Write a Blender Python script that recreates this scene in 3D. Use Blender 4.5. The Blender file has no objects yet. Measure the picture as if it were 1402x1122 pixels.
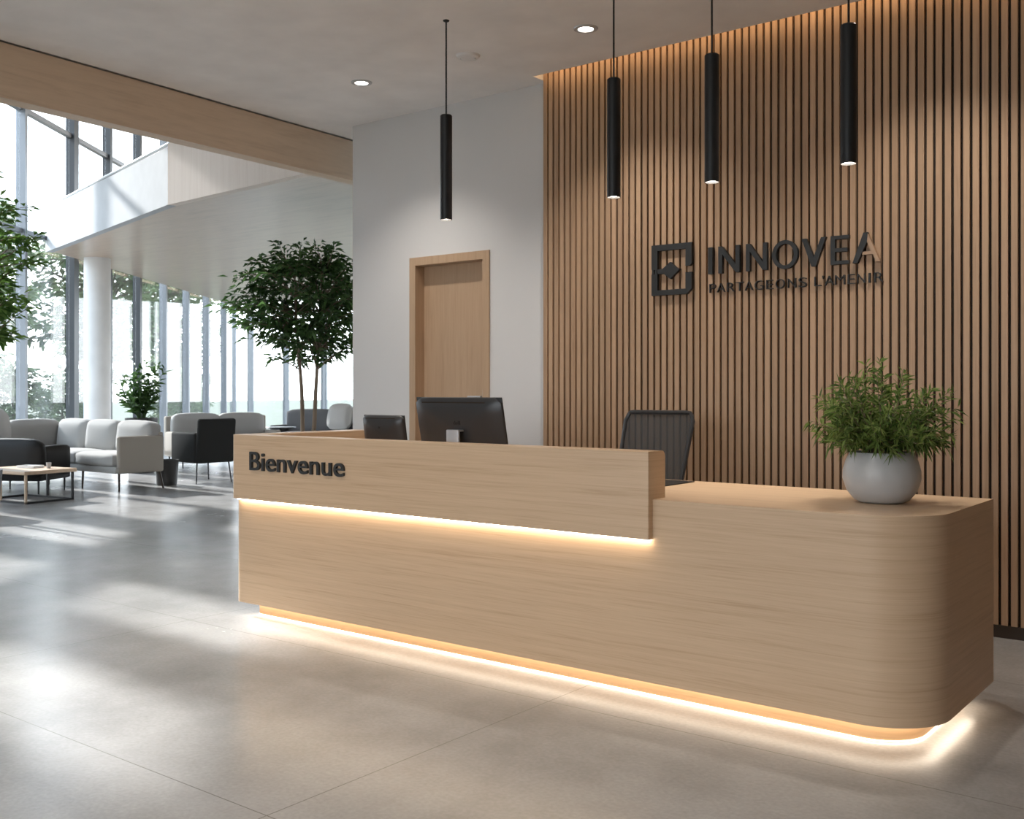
import bpy, bmesh, math, random
from mathutils import Vector, Matrix, noise as mnoise
random.seed(7)
C = bpy.context.scene.collection
PI = math.pi
def R(a): return math.radians(a)

# ------------------------------------------------------------------ materials
def _mat(name):
    m = bpy.data.materials.new(name); m.use_nodes = True
    nt = m.node_tree
    return m, nt, nt.nodes['Principled BSDF']
def plain(name, col, rough=.5, metal=0., spec=.5, bump=0., bscale=200., trans=0., sheen=0.):
    m, nt, p = _mat(name)
    p.inputs['Base Color'].default_value = (*col, 1); p.inputs['Roughness'].default_value = rough
    p.inputs['Metallic'].default_value = metal; p.inputs['Specular IOR Level'].default_value = spec
    if sheen: p.inputs['Sheen Weight'].default_value = sheen
    # a little tone variation so that no surface is dead flat
    tc = nt.nodes.new('ShaderNodeTexCoord'); n = nt.nodes.new('ShaderNodeTexNoise')
    n.inputs['Scale'].default_value = bscale if bump else 3.; n.inputs['Detail'].default_value = 3
    nt.links.new(tc.outputs['Object'], n.inputs['Vector'])
    if bump:
        b = nt.nodes.new('ShaderNodeBump'); b.inputs['Strength'].default_value = bump; b.inputs['Distance'].default_value = .002
        nt.links.new(n.outputs['Fac'], b.inputs['Height']); nt.links.new(b.outputs['Normal'], p.inputs['Normal'])
    else:
        r = nt.nodes.new('ShaderNodeValToRGB'); e = r.color_ramp.elements
        e[0].position = .3; e[1].position = .7
        e[0].color = (*[c * .94 for c in col], 1); e[1].color = (*[min(1, c * 1.04) for c in col], 1)
        nt.links.new(n.outputs['Fac'], r.inputs['Fac']); nt.links.new(r.outputs['Color'], p.inputs['Base Color'])
    return m
def wood(name, light, dark, scale, rough=.42, pitch=0., spec=.35):
    m, nt, p = _mat(name); N = nt.nodes; L = nt.links
    tc = N.new('ShaderNodeTexCoord'); mp = N.new('ShaderNodeMapping'); mp.inputs['Scale'].default_value = scale
    L.new(tc.outputs['Object'], mp.inputs['Vector'])
    vec = mp.outputs['Vector']
    if pitch:   # every slat is cut from another board
        sx = N.new('ShaderNodeSeparateXYZ'); L.new(tc.outputs['Object'], sx.inputs[0])
        dv = N.new('ShaderNodeMath'); dv.operation = 'DIVIDE'; dv.inputs[1].default_value = pitch; L.new(sx.outputs['X'], dv.inputs[0])
        fl = N.new('ShaderNodeMath'); fl.operation = 'FLOOR'; L.new(dv.outputs[0], fl.inputs[0])
        wn = N.new('ShaderNodeTexWhiteNoise'); wn.noise_dimensions = '1D'; L.new(fl.outputs[0], wn.inputs['W'])
        ad = N.new('ShaderNodeVectorMath'); ad.operation = 'MULTIPLY_ADD'; L.new(wn.outputs['Color'], ad.inputs[0])
        ad.inputs[1].default_value = (40, 40, 40); L.new(vec, ad.inputs[2]); vec = ad.outputs[0]
    n1 = N.new('ShaderNodeTexNoise'); n1.inputs['Scale'].default_value = 1.; n1.inputs['Detail'].default_value = 5
    n1.inputs['Roughness'].default_value = .62; n1.inputs['Distortion'].default_value = .5; L.new(vec, n1.inputs['Vector'])
    n2 = N.new('ShaderNodeTexNoise'); n2.inputs['Scale'].default_value = 4.3; n2.inputs['Detail'].default_value = 3; L.new(vec, n2.inputs['Vector'])
    mx = N.new('ShaderNodeMix'); mx.data_type = 'FLOAT'; mx.inputs[0].default_value = .35
    L.new(n1.outputs['Fac'], mx.inputs[2]); L.new(n2.outputs['Fac'], mx.inputs[3])
    val = mx.outputs[0]
    r = N.new('ShaderNodeValToRGB'); e = r.color_ramp.elements
    e[0].position = .30; e[0].color = (*dark, 1); e[1].position = .66; e[1].color = (*light, 1)
    k = e.new(.47); k.color = (*[a * .35 + b * .65 for a, b in zip(dark, light)], 1)
    L.new(val, r.inputs['Fac']); col = r.outputs['Color']
    if pitch:
        hs = N.new('ShaderNodeHueSaturation'); mr = N.new('ShaderNodeMapRange'); mr.inputs[3].default_value = .86; mr.inputs[4].default_value = 1.1
        L.new(wn.outputs['Value'], mr.inputs[0]); L.new(mr.outputs[0], hs.inputs['Value']); L.new(col, hs.inputs['Color']); col = hs.outputs['Color']
    L.new(col, p.inputs['Base Color']); p.inputs['Roughness'].default_value = rough; p.inputs['Specular IOR Level'].default_value = spec
    b = N.new('ShaderNodeBump'); b.inputs['Strength'].default_value = .12; b.inputs['Distance'].default_value = .001
    L.new(n1.outputs['Fac'], b.inputs['Height']); L.new(b.outputs['Normal'], p.inputs['Normal'])
    return m
def glow(name, col, s):
    m = bpy.data.materials.new(name); m.use_nodes = True; nt = m.node_tree; nt.nodes.clear()
    e = nt.nodes.new('ShaderNodeEmission'); e.inputs['Color'].default_value = (*col, 1); e.inputs['Strength'].default_value = s
    o = nt.nodes.new('ShaderNodeOutputMaterial'); nt.links.new(e.outputs[0], o.inputs[0]); return m
def leafmat(name, c0, c1, trans=.35, rough=.45):
    m, nt, p = _mat(name); N = nt.nodes; L = nt.links
    g = N.new('ShaderNodeNewGeometry'); r = N.new('ShaderNodeValToRGB'); e = r.color_ramp.elements
    e[0].color = (*c0, 1); e[1].color = (*c1, 1); L.new(g.outputs['Random Per Island'], r.inputs['Fac'])
    L.new(r.outputs['Color'], p.inputs['Base Color']); p.inputs['Roughness'].default_value = rough
    p.inputs['Specular IOR Level'].default_value = .35
    t = N.new('ShaderNodeBsdfTranslucent'); L.new(r.outputs['Color'], t.inputs['Color'])
    mx = N.new('ShaderNodeMixShader'); mx.inputs[0].default_value = trans
    L.new(p.outputs[0], mx.inputs[1]); L.new(t.outputs[0], mx.inputs[2])
    L.new(mx.outputs[0], nt.nodes['Material Output'].inputs[0]); return m
def glassmat():
    m = bpy.data.materials.new('window_glass'); m.use_nodes = True; nt = m.node_tree; nt.nodes.clear(); N = nt.nodes; L = nt.links
    t = N.new('ShaderNodeBsdfTransparent'); t.inputs[0].default_value = (.97, .98, .985, 1)
    g = N.new('ShaderNodeBsdfGlossy'); g.inputs['Roughness'].default_value = .02
    f = N.new('ShaderNodeFresnel'); ge = N.new('ShaderNodeNewGeometry')
    io = N.new('ShaderNodeMapRange'); io.inputs[3].default_value = 1.45; io.inputs[4].default_value = 1 / 1.45   # same index from both faces of the pane
    L.new(ge.outputs['Backfacing'], io.inputs[0]); L.new(io.outputs[0], f.inputs[0])
    mx = N.new('ShaderNodeMixShader'); o = N.new('ShaderNodeOutputMaterial')
    L.new(f.outputs[0], mx.inputs[0]); L.new(t.outputs[0], mx.inputs[1]); L.new(g.outputs[0], mx.inputs[2]); L.new(mx.outputs[0], o.inputs[0]); return m
def floormat():
    m, nt, p = _mat('polished_concrete'); N = nt.nodes; L = nt.links
    tc = N.new('ShaderNodeTexCoord')
    n1 = N.new('ShaderNodeTexNoise'); n1.inputs['Scale'].default_value = .9; n1.inputs['Detail'].default_value = 7; n1.inputs['Roughness'].default_value = .6
    n2 = N.new('ShaderNodeTexNoise'); n2.inputs['Scale'].default_value = 60; n2.inputs['Detail'].default_value = 4
    for n in (n1, n2): L.new(tc.outputs['Object'], n.inputs['Vector'])
    r = N.new('ShaderNodeValToRGB'); e = r.color_ramp.elements
    e[0].position = .36; e[0].color = (.265, .257, .25, 1); e[1].position = .64; e[1].color = (.405, .396, .386, 1)
    L.new(n1.outputs['Fac'], r.inputs['Fac'])
    mm = N.new('ShaderNodeMix'); mm.data_type = 'RGBA'; mm.blend_type = 'OVERLAY'; mm.inputs[0].default_value = .18
    L.new(r.outputs['Color'], mm.inputs[6]); L.new(n2.outputs['Fac'], mm.inputs[7])
    # tile joints
    sx = N.new('ShaderNodeSeparateXYZ'); L.new(tc.outputs['Object'], sx.inputs[0])
    js = []
    for ax, off, per in (('X', -2.63, 2.6), ('Y', 2.12, 1.53)):
        a = N.new('ShaderNodeMath'); a.operation = 'SUBTRACT'; a.inputs[1].default_value = off; L.new(sx.outputs[ax], a.inputs[0])
        b = N.new('ShaderNodeMath'); b.operation = 'PINGPONG'; b.inputs[1].default_value = per / 2; L.new(a.outputs[0], b.inputs[0])
        c = N.new('ShaderNodeMath'); c.operation = 'LESS_THAN'; c.inputs[1].default_value = .0022; L.new(b.outputs[0], c.inputs[0]); js.append(c)
    mxj = N.new('ShaderNodeMath'); mxj.operation = 'MAXIMUM'; L.new(js[0].outputs[0], mxj.inputs[0]); L.new(js[1].outputs[0], mxj.inputs[1])
    jm = N.new('ShaderNodeMix'); jm.data_type = 'RGBA'; L.new(mxj.outputs[0], jm.inputs[0]); L.new(mm.outputs[2], jm.inputs[6]); jm.inputs[7].default_value = (.19, .18, .17, 1)
    L.new(jm.outputs[2], p.inputs['Base Color'])
    rr = N.new('ShaderNodeMapRange'); rr.inputs[3].default_value = .18; rr.inputs[4].default_value = .32; L.new(n1.outputs['Fac'], rr.inputs[0]); L.new(rr.outputs[0], p.inputs['Roughness'])
    p.inputs['Specular IOR Level'].default_value = .5
    return m

OAK, OAKD = (.61, .435, .285), (.455, .305, .185)
M = dict(
    oak_h=wood('oak_horizontal', OAK, OAKD, (1.1, 1.1, 62)),
    oak_top=wood('oak_worktop', (.64, .46, .305), (.50, .345, .215), (1.3, 30, 30), .36),
    oak_v=wood('oak_vertical', (.53, .37, .245), (.42, .285, .18), (26, 26, 1.2)),
    oak_beam=wood('oak_beam', (.74, .585, .435), (.60, .455, .325), (14, 1.0, 14)),
    oak_pale=wood('pale_ash', (.68, .525, .41), (.52, .395, .30), (.9, 9, 9), .30),
    oak_pale_v=wood('pale_ash_upright', (.88, .76, .67), (.78, .65, .56), (14, 14, .5), .5),
    slat=wood('slat_oak', (.52, .345, .222), (.37, .235, .143), (30, 30, 1.1), .5, pitch=.049),
    plinth=wood('plinth_oak', (.50, .31, .165), (.40, .24, .12), (1.6, 1.6, 40)),
    table_oak=wood('table_oak', (.62, .46, .33), (.48, .34, .23), (2, 20, 20)),
    wall=plain('painted_wall', (.69, .682, .68), .85, bump=.08, bscale=350),
    ceil=plain('painted_ceiling', (.90, .885, .875), .9),
    parapet=plain('parapet_paint', (.50, .51, .525), .7),
    white=plain('white_plaster', (.82, .82, .82), .7),
    floor=floormat(),
    dark=plain('dark_backing', (.026, .016, .009), .8),
    skirt=plain('dark_skirting', (.045, .030, .020), .5),
    black=plain('black_metal', (.012, .012, .013), .42, spec=.4),
    sign=plain('charcoal_sign_metal', (.022, .023, .024), .5),
    copper=plain('copper_brown_metal', (.42, .27, .17), .4, metal=.3),
    plastic=plain('dark_plastic', (.035, .035, .037), .36),
    silver=plain('silver_metal', (.55, .56, .58), .4, metal=.3),
    frame=plain('hazed_facade_metal', (.23, .25, .275), .35, metal=.3),  # charcoal metal paled: haze and glare on far mullions put into the colour
    framed=plain('dark_facade_metal', (.035, .042, .05), .4),
    glass=glassmat(),
    fab=plain('grey_fabric', (.37, .36, .345), .95, spec=.1, bump=.3, bscale=500, sheen=.2),
    fab2=plain('taupe_fabric', (.36, .325, .285), .95, spec=.1, bump=.3, bscale=500),
    fabd=plain('charcoal_fabric', (.035, .035, .034), .9, spec=.1, bump=.3, bscale=500),
    fabm=plain('mid_grey_fabric', (.13, .13, .135), .9, spec=.1, bump=.3, bscale=500),
    pillow=plain('light_pillow', (.48, .47, .455), .95, spec=.1, bump=.3, bscale=500),
    leather=plain('black_leather', (.014, .013, .0125), .5, spec=.25),
    pot=plain('pale_concrete', (.46, .46, .46), .42, bump=.25, bscale=90),
    potd=plain('dark_planter', (.035, .033, .032), .5),
    soil=plain('soil', (.02, .014, .01), 1., bump=.8, bscale=60),
    bark=plain('bark', (.20, .145, .10), .8, bump=.6, bscale=60),
    barkd=plain('dark_bark', (.14, .12, .10), .9, bump=.6, bscale=20),
    leaf=leafmat('shrub_leaf', (.055, .11, .025), (.27, .36, .10), .42),
    leaft=leafmat('tree_leaf', (.026, .062, .018), (.095, .18, .055), .38),
    leafl=leafmat('bright_leaf', (.06, .14, .03), (.22, .36, .09), .5),
    leafp=leafmat('plant_leaf', (.022, .06, .016), (.085, .165, .045), .35),
    leafo=leafmat('outdoor_leaf', (.09, .135, .07), (.19, .255, .13), .45),
    grass=plain('lawn', (.070, .082, .058), 1.),
    pave=plain('pale_paving', (.62, .61, .58), .9),
    led=glow('warm_led', (1., .82, .61), 14.),
    ledf=glow('warm_led_under', (1., .85, .67), 5.),
    ledc=glow('warm_led_cove', (1., .68, .38), 4.),
    lamp=glow('lamp_face', (1., .90, .76), 22.),
    lampw=glow('downlight_face', (1., .93, .84), 12.),
)
def meshmat():
    m, nt, p = _mat('chair_mesh'); N = nt.nodes; L = nt.links
    p.inputs['Base Color'].default_value = (.03, .032, .034, 1); p.inputs['Roughness'].default_value = .7
    tc = N.new('ShaderNodeTexCoord'); ck = N.new('ShaderNodeTexChecker'); ck.inputs['Scale'].default_value = 420
    L.new(tc.outputs['Object'], ck.inputs['Vector'])
    t = N.new('ShaderNodeBsdfTransparent'); mx = N.new('ShaderNodeMixShader')
    mu = N.new('ShaderNodeMath'); mu.operation = 'MULTIPLY'; mu.inputs[1].default_value = .25; L.new(ck.outputs['Fac'], mu.inputs[0])
    L.new(mu.outputs[0], mx.inputs[0]); L.new(p.outputs[0], mx.inputs[1]); L.new(t.outputs[0], mx.inputs[2])
    L.new(mx.outputs[0], nt.nodes['Material Output'].inputs[0]); return m
M['mesh'] = meshmat()

# ------------------------------------------------------------------ geometry helpers
class B:
    """collects shapes in one bmesh and links them as one object"""
    def __init__(s): s.b = bmesh.new(); s.mi = 0
    def _new(s, v, f, smooth=False):
        vs = [s.b.verts.new(p) for p in v]; fs = []
        for q in f:
            try: k = s.b.faces.new([vs[i] for i in q])
            except ValueError: continue
            k.material_index = s.mi; k.smooth = smooth; fs.append(k)
        return vs, fs
    def box(s, x0, x1, y0, y1, z0, z1, bev=0., seg=2, mtx=None):
        t = bmesh.new()
        v = [t.verts.new((x, y, z)) for x in (x0, x1) for y in (y0, y1) for z in (z0, z1)]
        for q in ((0, 1, 3, 2), (4, 6, 7, 5), (0, 4, 5, 1), (2, 3, 7, 6), (0, 2, 6, 4), (1, 5, 7, 3)): t.faces.new([v[i] for i in q])
        if bev: bmesh.ops.bevel(t, geom=t.edges[:], offset=bev, segments=seg, profile=.5, affect='EDGES')
        s._merge(t, mtx, bool(bev)); return s
    def _merge(s, t, mtx=None, smooth=False):
        if mtx is not None: bmesh.ops.transform(t, matrix=mtx, verts=t.verts)
        t.verts.index_update()
        s._new([v.co.copy() for v in t.verts], [[v.index for v in f.verts] for f in t.faces], smooth); t.free()
    def cushion(s, x0, x1, y0, y1, z0, z1, puff=.03, r=.05, mtx=None):
        """a soft box: rounded edges and faces that swell towards their middles"""
        t = bmesh.new(); n = 8
        cx, cy, cz = (x0 + x1) / 2, (y0 + y1) / 2, (z0 + z1) / 2; hx, hy, hz = (x1 - x0) / 2, (y1 - y0) / 2, (z1 - z0) / 2
        bmesh.ops.create_cube(t, size=2.); bmesh.ops.subdivide_edges(t, edges=t.edges[:], cuts=n - 1, use_grid_fill=True)
        r = min(r, hx, hy, hz)
        for v in t.verts:
            p = Vector(v.co)
            # spread the grid so that the rounding lands at the rim
            q = Vector([math.copysign(abs(c) ** .72, c) for c in p])
            core = Vector([max(-h + r, min(h - r, q[i] * h)) for i, h in enumerate((hx, hy, hz))])
            d = Vector([q[i] * h for i, h in enumerate((hx, hy, hz))]) - core
            if d.length > 1e-9: d = d.normalized() * r
            w = core + d
            ax = max(range(3), key=lambda i: abs(p[i])); o = [i for i in range(3) if i != ax]
            k = (1 - p[o[0]] ** 2) * (1 - p[o[1]] ** 2)
            w[ax] += math.copysign(puff * k, p[ax])
            v.co = w + Vector((cx, cy, cz))
        s._merge(t, mtx, True); return s
    def prism(s, poly, z0, z1, top=None, mtx=None):
        n = len(poly); a = sum(poly[i][0] * poly[(i + 1) % n][1] - poly[(i + 1) % n][0] * poly[i][1] for i in range(n))
        if a < 0: poly = poly[::-1]
        v = [(x, y, z0) for x, y in poly] + [(x, y, z1) for x, y in poly]
        if mtx is not None: v = [mtx @ Vector(p) for p in v]
        vs, fs = s._new(v, [list(range(n))[::-1], list(range(n, 2 * n))] + [(i, (i + 1) % n, n + (i + 1) % n, n + i) for i in range(n)])
        if top is not None: fs[1].material_index = top
        return s
    def tube(s, pts, rad, seg=8, cap=True):
        pts = [Vector(p) for p in pts]; rad = rad if isinstance(rad, (list, tuple)) else [rad] * len(pts)
        v, f = [], []; ref = None
        for i, p in enumerate(pts):
            d = (pts[min(i + 1, len(pts) - 1)] - pts[max(i - 1, 0)]).normalized()
            if ref is None:
                ref = d.orthogonal().normalized()
            ref = (ref - d * ref.dot(d)).normalized(); w = d.cross(ref)
            for k in range(seg):
                a = 2 * PI * k / seg; v.append(p + (ref * math.cos(a) + w * math.sin(a)) * rad[i])
        for i in range(len(pts) - 1):
            for k in range(seg):
                f.append((i * seg + k, i * seg + (k + 1) % seg, (i + 1) * seg + (k + 1) % seg, (i + 1) * seg + k))
        if cap: f += [list(range(seg))[::-1], [(len(pts) - 1) * seg + k for k in range(seg)]]
        s._new(v, f, True); return s
    def lathe(s, prof, seg=32, at=(0, 0, 0), sx=1., sy=1.):   # open where the profile does not reach the axis
        v, f = [], []
        for r, z in prof:
            for k in range(seg):
                a = 2 * PI * k / seg; v.append((at[0] + r * sx * math.cos(a), at[1] + r * sy * math.sin(a), at[2] + z))
        for i in range(len(prof) - 1):
            for k in range(seg):
                f.append((i * seg + k, i * seg + (k + 1) % seg, (i + 1) * seg + (k + 1) % seg, (i + 1) * seg + k))
        s._new(v, f, True); return s
    def leaf(s, p, d, up, ln, w, droop=.15):
        d = d.normalized(); sd = d.cross(up)
        sd = sd.normalized() if sd.length > 1e-4 else d.orthogonal().normalized(); n = sd.cross(d)
        m = p + d * ln * .45 + n * w * .12; t = p + d * ln - Vector((0, 0, droop * ln))
        s._new([p, m + sd * w * .5, t, m - sd * w * .5], [(0, 1, 2), (0, 2, 3)]); return s
    def make(s, name, mat, parent=None, world=None, sharp=38):
        me = bpy.data.meshes.new(name); bmesh.ops.remove_doubles(s.b, verts=s.b.verts, dist=1e-6) if len(s.b.verts) < 20000 and not getattr(s, 'keep', 0) else None
        if world is None and parent is not None and not getattr(s, 'local', True): world = True
        s.b.to_mesh(me); s.b.free()
        for m in (mat if isinstance(mat, (list, tuple)) else [mat]): me.materials.append(m)
        o = bpy.data.objects.new(name, me); C.objects.link(o)
        if parent is not None:
            o.parent = parent
            if world:
                p = parent; off = Vector((0, 0, 0))
                while p is not None: off += p.location; p = p.parent
                me.transform(Matrix.Translation(-off))
        if any(f.use_smooth for f in me.polygons): me.set_sharp_from_angle(angle=R(sharp))
        return o
def tag(o, label, cat, group=None, kind=None):
    o['label'] = label; o['category'] = cat
    if group: o['group'] = group
    if kind: o['kind'] = kind
    return o
def thing(name, label, cat, loc=(0, 0, 0), rz=0., group=None, kind=None):
    o = bpy.data.objects.new(name, None); C.objects.link(o); o.empty_display_size = .1
    o.location = loc; o.rotation_euler = (0, 0, rz); return tag(o, label, cat, group, kind)
def copy_tree(o, parent=None):
    c = o.copy(); C.objects.link(c)
    if parent is not None: c.parent = parent
    for ch in list(o.children): copy_tree(ch, c)
    return c
def struct(o, label, cat): return tag(o, label, cat, kind='structure')
def rotz(x, y, a): return (x * math.cos(a) - y * math.sin(a), x * math.sin(a) + y * math.cos(a))
def arc(cx, cy, r, a0, a1, n=12):
    return [(cx + r * math.cos(R(a0 + (a1 - a0) * i / n)), cy + r * math.sin(R(a0 + (a1 - a0) * i / n))) for i in range(n + 1)]
def spot(name, parent, z, power, col, ang=80, blend=.6, rad=.03):
    l = bpy.data.lights.new(name, 'SPOT'); l.energy = power; l.color = col; l.spot_size = R(ang); l.spot_blend = blend; l.shadow_soft_size = rad
    o = bpy.data.objects.new(name, l); C.objects.link(o); o.parent = parent; o.location = (0, 0, z); return o

# ------------------------------------------------------------------ the room
H = 3.607
XB = -6.78                      # where the lobby ceiling stops and the atrium begins
def XE(y): return -6.70 - (y - 3.25) * .0494      # the beam runs a little out of square
FD = Vector((-.604, .797, 0)); FP = Vector((-17.72, 9.40, 0)); FN = Vector((.797, .604, 0))   # west glazing line and its inward normal
def fac(s, n=0., z=0.): p = FP + FD * s + FN * n; return (p.x, p.y, z)
CORN = fac(11.87)
b = B(); b.prism([(-30, -6.5), (3.4, -6.5), (3.4, 19.2), (-30, 19.2)], -.3, 0)
fl = b.make('floor', M['floor']); struct(fl, 'polished grey concrete floor in large tiles', 'floor')

b = B(); b.prism([(XE(-6) + .02, -6.0), (2.6, -6.0), (2.6, 5.97), (-4.44, 5.97), (-4.44, 6.5), (XE(6.5) + .02, 6.5)], H, H + .3)
ce = b.make('ceiling', M['ceil']); struct(ce, 'plain off-white lobby ceiling', 'ceiling')
b = B(); b.box(-4.44, 2.6, 5.97, 6.5, H + .3, H + .36); b.make('cove_cover', M['ceil'], ce)
b = B(); b.box(-4.40, 2.6, 5.972, 5.982, H + .05, H + .085); b.make('cove_light_strip', M['ledc'], ce)['label'] = 'warm light strip hidden in the ceiling slot above the slats'

dx0, dx1, dz = -5.817, -4.984, 2.425
b = B()
for q in ((-6.49, dx0, 0, 4.), (dx1, 2.6, 0, 4.), (dx0, dx1, dz, 4.)): b.box(q[0], q[1], 6.15, 6.5, q[2], q[3])
wb = b.make('wall_back', M['wall']); struct(wb, 'white painted wall with the oak door behind the desk', 'wall')
b = B(); b.box(-6.49, -6.14, 6.5, 19.2, 0, 7.5); struct(b.make('wall_atrium', M['wall']), 'white wall closing the lounge behind the lobby', 'wall')
b = B(); b.box(2.6, 2.9, -6.0, 6.5, 0, 4.); struct(b.make('wall_right', M['oak_v']), 'unseen right-hand lobby wall, oak finish added to darken the desk end', 'wall')  # out of view; dark oak picked so less light reaches the desk end
b = B(); b.box(1.2, 2.9, -6.3, -6.0, 0, 4.); struct(b.make('wall_light_stop', M['wall']), 'short unseen white wall opposite the desk, added to cut light on the desk front', 'wall')  # added out of view to narrow the opening that lights the desk front
b = B(); b.prism([(XE(-6), -6), (XE(7.5), 7.5), (XE(7.5) - .14, 7.5), (XE(-6) - .14, -6)], H + .01, 7.5)
struct(b.make('wall_upper', M['wall']), 'white upper wall over the oak beam', 'wall')
b = B(); b.prism([(XE(-6), -6), (XE(7.5), 7.5), (XE(7.5) - .14, 7.5), (XE(-6) - .14, -6)], 3.245, H - .006)
struct(b.make('beam', M['oak_beam']), 'long oak clad beam along the edge of the lobby ceiling', 'beam')
b = B(); b.prism([fac(-20, -.3)[:2], fac(11.87, -.3)[:2], (-6.1, CORN[1] + .3), (-6.1, 6.5), (XB, 6.5), (XB, -7.)], 7.5, 7.7)
struct(b.make('roof', M['white']), 'white roof over the tall lounge', 'roof')

# slatted wall
PITCH = .049
b = B(); x = -4.44; b.mi = 1; b.box(-4.44, 2.6, 6.118, 6.15, .07, H + .30); b.mi = 0
while x < 2.58:
    b.box(x, x + .0335, 6.095, 6.118, .07, H + .29); x += PITCH
sl = b.make('wall_slats', [M['slat'], M['dark']]); struct(sl, 'wall clad in upright oak slats behind the reception desk', 'wall')
b = B(); b.box(-4.44, 2.6, 6.10, 6.15, 0, .07); struct(b.make('baseboard_back', M['skirt']), 'dark brown baseboard under the oak slats', 'baseboard')
b = B(); b.box(-6.49, dx0, 6.135, 6.15, 0, .07); b.box(dx1, -4.44, 6.135, 6.15, 0, .07); struct(b.make('baseboard_left', M['white']), 'white baseboard of the wall with the door', 'baseboard')

# door
dr = thing('door_1', 'plain oak door with oak frame in the white wall', 'door', ((dx0 + dx1) / 2, 6.15, 0), kind='structure')
b = B(); fw = .065
for q in ((dx0, dx0 + fw, 0, dz), (dx1 - fw, dx1, 0, dz), (dx0 + fw, dx1 - fw, dz - fw, dz)): b.box(q[0], q[1], 6.138, 6.30, q[2], q[3])
b.make('door_frame', M['oak_v'], dr, True)
b = B(); b.box(dx0 + fw, dx1 - fw, 6.245, 6.29, .004, dz - fw); lf = b.make('door_leaf', M['oak_v'], dr, True)
b = B(); b.box(dx1 - .15, dx1 - .11, 6.238, 6.245, 1.22, 1.36, .003)
b.tube([(dx1 - .13, 6.24, 1.30), (dx1 - .13, 6.195, 1.30), (dx1 - .26, 6.195, 1.30)], .009); b.make('door_handle', M['silver'], dr, True)

# glazing: one window per bay
def bay(n, p, d, width, wide, label, nextw=.075, ztop=7.5):
    """p = foot of the mullion that starts the bay, d = direction along the glass"""
    ang = math.atan2(d.y, d.x)
    w = thing('window_%d' % n, label, 'window', p, ang, kind='structure')
    sd = nextw / 2
    b = B(); b.box(-wide / 2, wide / 2, -.10, .06, 0, ztop); b.make('mullion', M['wall' if wide > .3 else 'framed' if wide > .1 else 'frame'], w)
    b = B(); b.box(wide / 2, width - sd, -.012, .012, .06, ztop - .1); b.make('pane', M['glass'], w)
    b = B()
    for z0, z1 in ((0, .06), (4.0 if wide < .3 else 3.5, 4.07), (6.05 if wide < .3 else 5.3, 6.13 if wide < .3 else ztop), (ztop - .1, ztop)): b.box(wide / 2, width - sd, -.05, .05, z0, z1)  # wide-pier bays get added spandrels and low heads that cut the sun
    b.make('transom', M['frame'], w)
ORD = 'first second third fourth fifth sixth seventh eighth ninth tenth eleventh twelfth thirteenth fourteenth fifteenth'.split()
n = 0; s0 = 1.05; sp = 1.63
for k in range(0, 7):
    n += 1; s = s0 + sp * k; wd = sp if k < 6 else 11.87 - s
    bay(n, fac(s), FD, wd, .20 if k == 0 else (.115 if k in (1, 2) else .09), 'tall window bay of the lounge, %s behind the white column' % ORD[k], .115 if k < 2 else .09)
ss = [s0, s0 - 1.95, s0 - 1.95 - sp] + [s0 - 1.95 - sp - 1.75 * i for i in range(1, 10)]; ws = [.20, .085, .085] + [.72] * 9  # wide piers out of view are added to break the sun into patches
for k in range(1, 7):
    n += 1
    bay(n, fac(ss[k]), FD, ss[k - 1] - ss[k], ws[k], 'tall window bay of the lounge, %s on the near side of the white column' % ORD[k - 1], ws[k - 1])
b = B(); wl = [fac(ss[6] - .36)[:2], fac(-19.5)[:2], fac(-19.5, -.2)[:2], fac(ss[6] - .36, -.2)[:2]]; b.prism(wl, 0, 7.5); struct(b.make('wall_sun_stop', M['wall']), 'unseen white wall beyond the glazing, added to keep sun off the near floor', 'wall')  # added out of view in place of bays, blocks sun on the near floor
xs = [CORN[0], CORN[0] + .8] + [CORN[0] + .8 + 1.55 * i for i in range(1, 12)]
for k in range(len(xs) - 1):
    n += 1
    bay(n, (xs[k], CORN[1], 0), Vector((1, 0, 0)), min(xs[k + 1], -6.5) - xs[k], .085, 'tall window bay of the far lounge end, %s from the glazed corner' % ORD[k])
p = fac(.9, .55)
b = B(); b.lathe([(.235, 0), (.235, 3.799)], 40, p); struct(b.make('column', M['white']), 'round white column in front of the lounge windows', 'column')

# mezzanine
E0, E1, E2, E3 = (-17.72, 9.40), (-11.93, 7.99), (-9.05, 7.787), (XB - .14, 7.63)
mz = thing('mezzanine', 'overhanging upper gallery with white parapet and pale wood underside', 'gallery', (E1[0], E1[1], 3.8), kind='structure')
b = B(); b.prism([(E0[0], E0[1] + .12), (E1[0], E1[1] + .12), (E3[0], E3[1] + .12), (E3[0], 18.6), (CORN[0] + .2, 18.6), fac(10., .14)[:2], fac(.2, .14)[:2]], 3.80, 4.05)
b.make('slab', M['oak_pale'], mz, True)
def wall_strip(b, a, c, th, z0, z1):
    d = (Vector(c) - Vector(a)).normalized(); nn = Vector((-d.y, d.x)) * th
    b.prism([a, c, (c[0] + nn.x, c[1] + nn.y), (a[0] + nn.x, a[1] + nn.y)], z0, z1)
b = B(); wall_strip(b, E0, E1, .12, 3.795, 4.555); b.make('parapet', M['parapet'], mz, True)
b = B(); wall_strip(b, E1, (E2[0], E2[1]), .12, 3.795, 4.60); wall_strip(b, E2, E3, .12, 3.795, 4.60); o = b.make('parapet', M['oak_pale_v'], mz, True); o['label'] = 'pale wood stretch of parapet'
b = B(); b.tube([(E0[0] + .9, E0[1] - .17, 4.60), (E1[0], E1[1] + .05, 4.62)], .025); b.make('rail', M['silver'], mz, True)

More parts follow.
